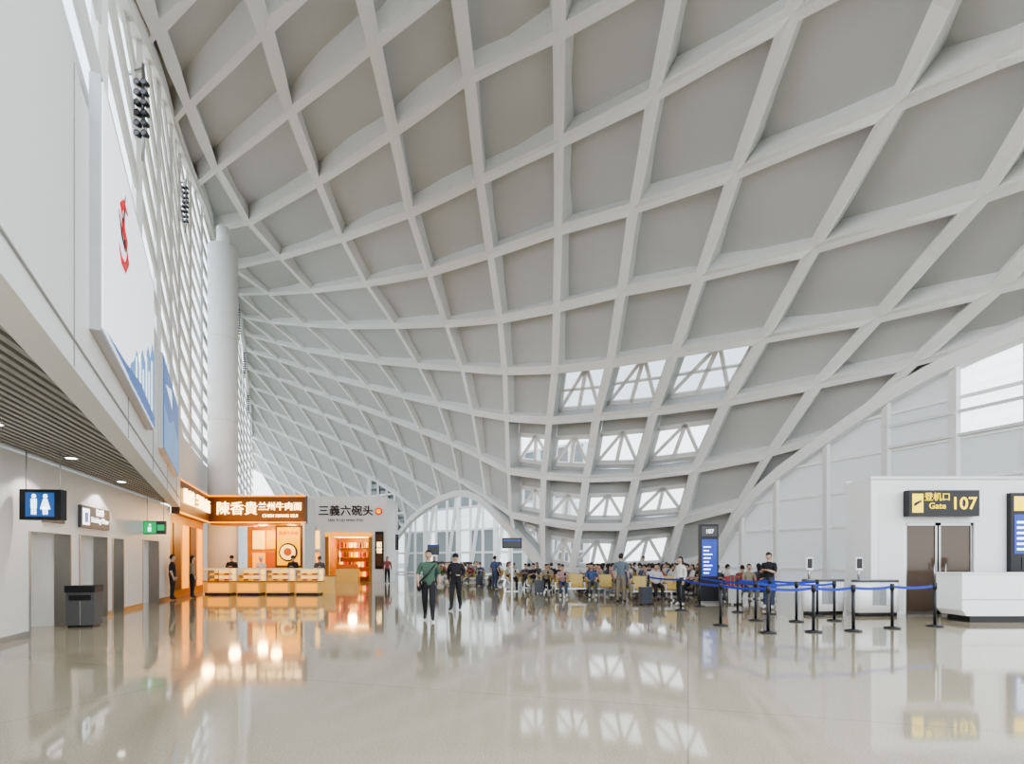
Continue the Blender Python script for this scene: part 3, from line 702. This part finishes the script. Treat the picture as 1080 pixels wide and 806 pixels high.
# ------------------------------------------------------------ people
def frame_from(z,hint):
    z=Vector(z).normalized(); x=Vector(hint); x=(x-z*x.dot(z)).normalized(); y=z.cross(x); return Matrix((x,y,z)).transposed()
def person_mesh(name,J,long_sleeve=False,phone=False,look=0.0,longhair=False,cap=False,wide=1.0,bag=False):
    nodes=['pel','spi','che','nb','nk','hd','shL','elL','wrL','shR','elR','wrR','hpL','knL','anL','heL','toL','hpR','knR','anR','heR','toR']
    rad=dict(pel=.152,spi=.142,che=.168,nb=.092,nk=.054,hd=.05,sh=.076,el=.052,wr=.032,hp=.106,kn=.074,an=.054,he=.045,to=.038)
    idx={n_:i for i,n_ in enumerate(nodes)}
    ed=[('pel','spi','S'),('spi','che','S'),('che','nb','S'),('nb','nk','K'),('nk','hd','K')]
    for s in 'LR':
        ed+=[('che','sh'+s,'S'),('sh'+s,'el'+s,'S'),('el'+s,'wr'+s,'S' if long_sleeve else 'K'),('pel','hp'+s,'P'),('hp'+s,'kn'+s,'P'),('kn'+s,'an'+s,'P'),('an'+s,'he'+s,'B'),('an'+s,'to'+s,'B')]
    me=bpy.data.meshes.new('tmp'); me.from_pydata([J[n_] for n_ in nodes],[(idx[a],idx[c]) for a,c,_ in ed],[])
    ob=bpy.data.objects.new('tmp',me); scene.collection.objects.link(ob)
    sk=ob.modifiers.new('s','SKIN'); sk.use_smooth_shade=True; sk.branch_smoothing=.4
    for n_,i in idx.items():
        key=n_ if n_ in rad else n_[:2]; r=rad[key]*(wide if key in('pel','spi','che') else 1)
        sv=me.skin_vertices[0].data[i]; sv.radius=(r,r); sv.use_root=(n_=='pel')
    sb=ob.modifiers.new('u','SUBSURF'); sb.levels=1; sb.render_levels=1
    dg=bpy.context.evaluated_depsgraph_get(); em=bpy.data.meshes.new_from_object(ob.evaluated_get(dg))
    bpy.data.objects.remove(ob)
    b=MB(name)
    cols=[PM['skin'],PM['shirt'],PM['pants'],PM['shoes'],PM['hair'],M_black,PM['lips']]
    for c in cols: b.mi(c)
    b.bm.from_mesh(em)
    V_={k:Vector(v) for k,v in J.items()}
    lab={'S':1,'K':0,'P':2,'B':3}
    for f in b.bm.faces:
        c=f.calc_center_median(); best=None;bl=0
        for a,d,l in ed:
            A_=V_[a];D_=V_[d]; e=D_-A_; t=max(0,min(1,(c-A_).dot(e)/e.length_squared)); dist=(c-(A_+e*t)).length-rad.get(a,rad.get(a[:2],.05))*.5*(1-t)-rad.get(d,rad.get(d[:2],.05))*.5*t
            if best is None or dist<best: best=dist; bl=lab[l]
        f.material_index=bl; f.smooth=True
    hc=V_['hd']; HM=Matrix.Translation(hc+Vector((0,-.012,.035)))@Matrix.Rotation(look,4,'X')
    v0=set(b.bm.verts)
    vs=b.sphere((0,0,0),1,cols[0],(.078,.098,.118),18,14)
    for v in vs:
        z=v.co.z
        if z<0: v.co.x*=1+z*2.4; v.co.y*=1+z*1.2
        if v.co.y<-.05 and .0<z<.03 and .02<abs(v.co.x)<.05: v.co.y+=.008
    b.tube([(0,-.09,.02),(0,-.112,-.02),(0,-.098,-.028)],[.007,.014,.01],cols[0],8)
    for s in (-1,1):
        b.sphere((s*.078,.008,-.005),.028,cols[0],(.35,.7,1),8,6); b.sphere((s*.031,-.083,.012),.0095,cols[5],(1,.6,.6),8,6)
        b.tube([(s*.015,-.095,.032),(s*.045,-.084,.034)],[.004,.003],cols[4],6)
    b.sphere((0,-.086,-.052),.022,cols[6],(1,.35,.28),8,6)
    hv=b.sphere((0,.012,.018),1,cols[4],(.087,.103,.116),18,14)
    dl=[v for v in hv if (v.co.z<(.045 if v.co.y<-.03 else (-.0 if v.co.y<.02 else -.065)) )]
    if longhair:
        dl=[v for v in hv if v.co.z<(.05 if v.co.y<-.03 else -.02)]
    bmesh.ops.delete(b.bm,geom=dl,context='VERTS')
    if longhair: b.tube([(0,.05,.02),(0,.075,-.07),(0,.07,-.18),(0,.065,-.25)],[.075,.08,.07,.03],cols[4],12,flat=.55,side=(1,0,0))
    if cap:
        b.sphere((0,.005,.045),1,cols[1],(.092,.108,.092),16,10); b.box(-.06,.06,-.17,-.07,.055,.065,cols[1])
    nv=[v for v in b.bm.verts if v not in v0]
    bmesh.ops.transform(b.bm,matrix=HM,verts=nv)
    for s,sg in (('L',1),('R',-1)):
        v1=set(b.bm.verts); wr=V_['wr'+s]; d=(wr-V_['el'+s]).normalized()
        F3=frame_from(d,Vector((0,-1,0)) if abs(d.y)<.8 else Vector((-sg*.9,0,.2)))
        b.tube([(0,0,-.03),(0,0,.0),(0,0,.04),(0,0,.085)],[.027,.026,.041,.039],cols[0],10,flat=.42,side=(1,0,0))
        cu=(.6 if phone else .25)*sg*(-1)
        for k,(x_,L_) in enumerate(((.030,.072),(.010,.08),(-.010,.074),(-.029,.058))):
            b.tube([(x_,0,.075),(x_*1.1,cu*.02,.08+L_*.5),(x_*1.1,cu*.07,.08+L_*.9)],[.0095,.009,.0065],cols[0],6)
        b.tube([(.034,0,.02),(.058,cu*.01,.05),(.06,cu*.04,.085)],[.013,.011,.008],cols[0],6)
        nv=[v for v in b.bm.verts if v not in v1]
        bmesh.ops.transform(b.bm,matrix=Matrix.Translation(wr)@F3.to_4x4(),verts=nv)
    if phone:
        m=(V_['wrL']+V_['wrR'])/2 if (V_['wrL']-V_['wrR']).length<.3 else V_['wrR']
        c=m+(V_['wrR']-V_['elR']).normalized()*.1; b.hexa([c+Vector(q) for q in ((-.037,-.04,-.0),(.037,-.04,-.0),(.037,-.03,-.0),(-.037,-.03,0),(-.037,-.09,.13),(.037,-.09,.13),(.037,-.08,.13),(-.037,-.08,.13))],cols[5])
    if bag:
        c=V_['che']; b.tube([c+Vector((.17,-.02,.12)),c+Vector((.03,-.185,-.08)),c+Vector((-.19,-.14,-.3))],.018,cols[5],6)
        b.sphere(c+Vector((-.22,-.05,-.42)),.13,cols[5],(.5,.9,1),10,8)
    return b.mesh(recalc=False)
PM={k:mat('person_'+k,c,.6) for k,c in dict(skin=(.55,.36,.26),shirt=(.3,.3,.3),pants=(.05,.05,.07),shoes=(.05,.05,.05),hair=(.012,.01,.01),lips=(.4,.16,.13)).items()}
shirts=[mat('cloth_%d'%i,c,.8,var=.12,scale=12) for i,c in enumerate([(.02,.02,.025),(.05,.06,.10),(.55,.55,.55),(.10,.10,.11),(.28,.08,.08),(.12,.2,.14),(.32,.27,.2),(.07,.1,.22),(.7,.68,.66),(.4,.25,.26)])]
pantsM=[mat('trouser_%d'%i,c,.8,var=.1,scale=12) for i,c in enumerate([(.02,.02,.025),(.05,.07,.14),(.1,.1,.1),(.25,.22,.17)])]
shoesM=[mat('shoe_%d'%i,c,.5) for i,c in enumerate([(.03,.03,.03),(.6,.6,.6),(.15,.1,.07)])]
def J_stand(lean=0):
    return dict(pel=(0,0,.93),spi=(0,-lean*.3,1.08),che=(0,-lean*.7,1.27),nb=(0,-lean,1.41),nk=(0,-lean,1.48),hd=(0,-lean-.01,1.57),
      shL=(.18,-lean,1.38),elL=(.245,.03,1.12),wrL=(.25,-.06,.88),shR=(-.18,-lean,1.38),elR=(-.245,.03,1.12),wrR=(-.25,-.06,.88),
      hpL=(.085,0,.87),knL=(.10,-.01,.49),anL=(.11,.02,.09),heL=(.11,.06,.05),toL=(.13,-.14,.04),
      hpR=(-.085,0,.87),knR=(-.10,-.01,.49),anR=(-.11,.02,.09),heR=(-.11,.06,.05),toR=(-.13,-.14,.04))
Jw=J_stand(); Jw.update(knL=(.10,-.17,.51),anL=(.11,-.24,.12),heL=(.11,-.21,.05),toL=(.13,-.42,.07),knR=(-.09,.02,.48),anR=(-.09,.30,.16),heR=(-.09,.37,.12),toR=(-.10,.14,.045),
   elL=(.255,.14,1.14),wrL=(.26,.12,.89),elR=(-.26,-.03,1.12),wrR=(-.23,-.24,.96))
Jw2=J_stand(); Jw2.update(knR=(-.095,-.15,.5),anR=(-.10,-.17,.1),heR=(-.10,-.14,.05),toR=(-.12,-.35,.06),knL=(.09,.03,.48),anL=(.09,.26,.15),heL=(.09,.33,.12),toL=(.10,.10,.045),
   elR=(-.26,.12,1.14),wrR=(-.24,.0,.92),elL=(.25,.04,1.12),wrL=(.15,-.22,1.08))
Jp=J_stand(); Jp.update(elL=(.22,-.05,1.12),wrL=(.07,-.26,1.2),elR=(-.22,-.05,1.12),wrR=(-.06,-.27,1.2))
Js=J_stand()
def J_sit(recl=.0,phone=False,cross=False):
    J=dict(pel=(0,.06,.575),spi=(0,.09,.72),che=(0,.10+recl,.90),nb=(0,.09+recl,1.04),nk=(0,.07+recl,1.11),hd=(0,.045+recl,1.20),
      shL=(.17,.09+recl,1.01),elL=(.235,.02,.77),wrL=(.15,-.2,.68),shR=(-.17,.09+recl,1.01),elR=(-.235,.02,.77),wrR=(-.15,-.2,.68),
      hpL=(.09,.02,.55),knL=(.12,-.40,.53),anL=(.12,-.40,.10),heL=(.12,-.36,.05),toL=(.13,-.57,.04),
      hpR=(-.09,.02,.55),knR=(-.12,-.40,.53),anR=(-.12,-.36,.10),heR=(-.12,-.32,.05),toR=(-.14,-.53,.04))
    if phone: J.update(elL=(.23,-.05,.78),wrL=(.07,-.27,.86),elR=(-.23,-.05,.78),wrR=(-.07,-.27,.86))
    if cross: J.update(knL=(.04,-.42,.64),anL=(-.16,-.55,.33),heL=(-.14,-.52,.28),toL=(-.24,-.72,.33))
    return J
MS={'walk':person_mesh('walking_man',Jw,bag=True),'walk2':person_mesh('walking_man_b',Jw2,True,cap=True),'phone':person_mesh('standing_phone',Jp,phone=True,look=.35),
 'stand':person_mesh('standing',Js,False),'standf':person_mesh('standingf',Js,True,longhair=True,wide=.9),'staff':person_mesh('staff',Jp,True,cap=True,look=.2),
 'sit1':person_mesh('sit1',J_sit(),True),'sit2':person_mesh('sit2',J_sit(0,True),False,True,.4),'sit3':person_mesh('sit3',J_sit(-.02,True,True),True,True,.35,wide=1.05),'sit4':person_mesh('sit4',J_sit(.03),False,longhair=True,wide=.9)}
def put(mk,name,x,yv,rz,sh_,pa,sho=0,sc=1.0,z=0):
    o=bpy.data.objects.new(name,MS[mk]); scene.collection.objects.link(o); o.location=(x,yv,z); o.rotation_euler=(0,0,rz); o.scale=(sc,sc,sc)
    for i,m in ((1,sh_),(2,pa),(3,shoesM[sho])):
        o.material_slots[i].link='OBJECT'; o.material_slots[i].material=m
    return o
put('walk','walking_man',-2.1,14.3,.1,mat('cloth_green',(.07,.13,.09),.8),pantsM[0],0,1.03)
put('walk2','walking_man_with_cap',-1.7,17.2,-.1,shirts[0],pantsM[0],0,1.0)
put('stand','standing_man',3.85,20.1,math.pi-.4,mat('cloth_slate',(.12,.15,.18),.8),mat('trouser_khaki',(.2,.17,.13),.8),0,1.02)
put('phone','standing_man_with_phone',7.95,17.6,-.9,shirts[0],pantsM[1],1,1.02)
put('standf','standing_woman',5.6,18.9,-1.2,shirts[8],pantsM[0],1,.95)
put('staff','shop_worker',-13.0,26.4,.2,shirts[0],pantsM[0],0,1); put('staff','shop_worker',-11.6,26.3,-.1,shirts[8],pantsM[0],0,.98)
put('staff','shop_worker',-10.2,26.5,.1,shirts[0],pantsM[0],0,1); put('staff','shop_worker',-9.0,26.6,.3,shirts[3],pantsM[0],0,.98)
put('standf','standing_customer',-12.7,22.6,2.2,shirts[6],pantsM[0],0,.98); put('stand','standing_customer',-12.9,21.6,2.0,shirts[0],pantsM[0],0,1)
put('stand','standing_traveller',-4.9,36,.4,shirts[0],pantsM[1],0,1); put('standf','standing_traveller',-8.0,36.5,.4,shirts[4],pantsM[0],0,1)
put('stand','standing_traveller',-.9,29.6,2.4,shirts[7],pantsM[1],0,1); put('phone','standing_traveller',7.2,31.2,.4,shirts[2],pantsM[1],0,1)
def bench(x,yv,rz,red=False,p=.65):
    o=bpy.data.objects.new('airport_bench',BR if red else BY); scene.collection.objects.link(o)
    o.location=(x,yv,0); o.rotation_euler=(0,0,rz)
    for k in range(4):
        if random.random()<p:
            ly=(-1.5+k)*.6
            put(random.choice(['sit1','sit2','sit2','sit3','sit4']),'seated_passenger',x+ly*math.cos(rz),yv+ly*math.sin(rz),rz+random.uniform(-.08,.08),random.choice(shirts),random.choice(pantsM),random.choice([0,1,2]),random.uniform(.97,1.03))
cols=[(4.1,[25.3,28.0]),(6.2,[24.2,26.8,29.4]),(8.5,[24.2,26.8,29.4]),(-.5,[32.5,35.3,38.1,40.9]),(-2.9,[38.5,41.3,44.1]),(-5.4,[44,46.8])]
for X0,ysl in cols:
    for yv in ysl:
        for sd in (-1,1):
            bench(X0+sd*.36,yv,-math.pi/2 if sd<0 else math.pi/2,p=.75 if sd<0 else .55)
bench(8.6,21.3,0,True,.4); bench(8.6,22.0,math.pi,False,.4)
bench(5.2,21.6,0,False,.6); bench(5.2,22.3,math.pi,False,.5); bench(3.0,23.6,0,False,.6); bench(1.9,26.6,0,False,.6); bench(1.0,29.6,0,False,.7); bench(1.2,30.4,math.pi,False,.7); bench(-2.9,35.8,0,False,.8)
def suitcase(x,yv,rz,m):
    b=MB('suitcase'); b.box(-.2,.2,-.12,.12,.06,.62,m)
    for xx in (-.15,.15):
        for yy in (-.08,.08): b.cyl(xx,yy,0,.07,.025,M_black,8)
        b.box(xx*.7-.01,xx*.7+.01,.08,.1,.62,1.0,M_steel)
    for k in range(5): b.box(-.16+k*.08-.008,-.16+k*.08+.008,-.127,-.12,.1,.58,m)
    b.box(-.12,.12,.075,.105,.98,1.01,M_black); b.done((x,yv,0),rz,bevel=.02)
suitcase(4.5,19.2,.4,M_case); suitcase(1.2,25.2,.1,M_case); suitcase(7.6,19.4,.6,shirts[2]); suitcase(-1.9,33,.2,M_case)
def plant(x,yv):
    b=MB('potted_plant'); b.tube([(0,0,0),(0,0,.4)],[.18,.26],M_white2,18); b.cyl(0,0,.37,.395,.24,M_dwood,16); ml=mat('leaf_green',(.04,.16,.03),.5,var=.4)
    for k in range(34):
        a=k*2.4; e=.35+.9*((k*7)%10)/10; L_=.5+.3*((k*3)%5)/5
        p=Vector((0,0,.4)); d=Vector((math.cos(a)*math.cos(e),math.sin(a)*math.cos(e),math.sin(e))); s=d.cross(Vector((0,0,1))).normalized()*.05
        m1=p+d*L_*.6; tip=p+d*L_+Vector((0,0,-.12)); b.face([p,m1+s,tip,m1-s],ml)
    b.done((x,yv,0),recalc=False)
plant(-4.8,38)
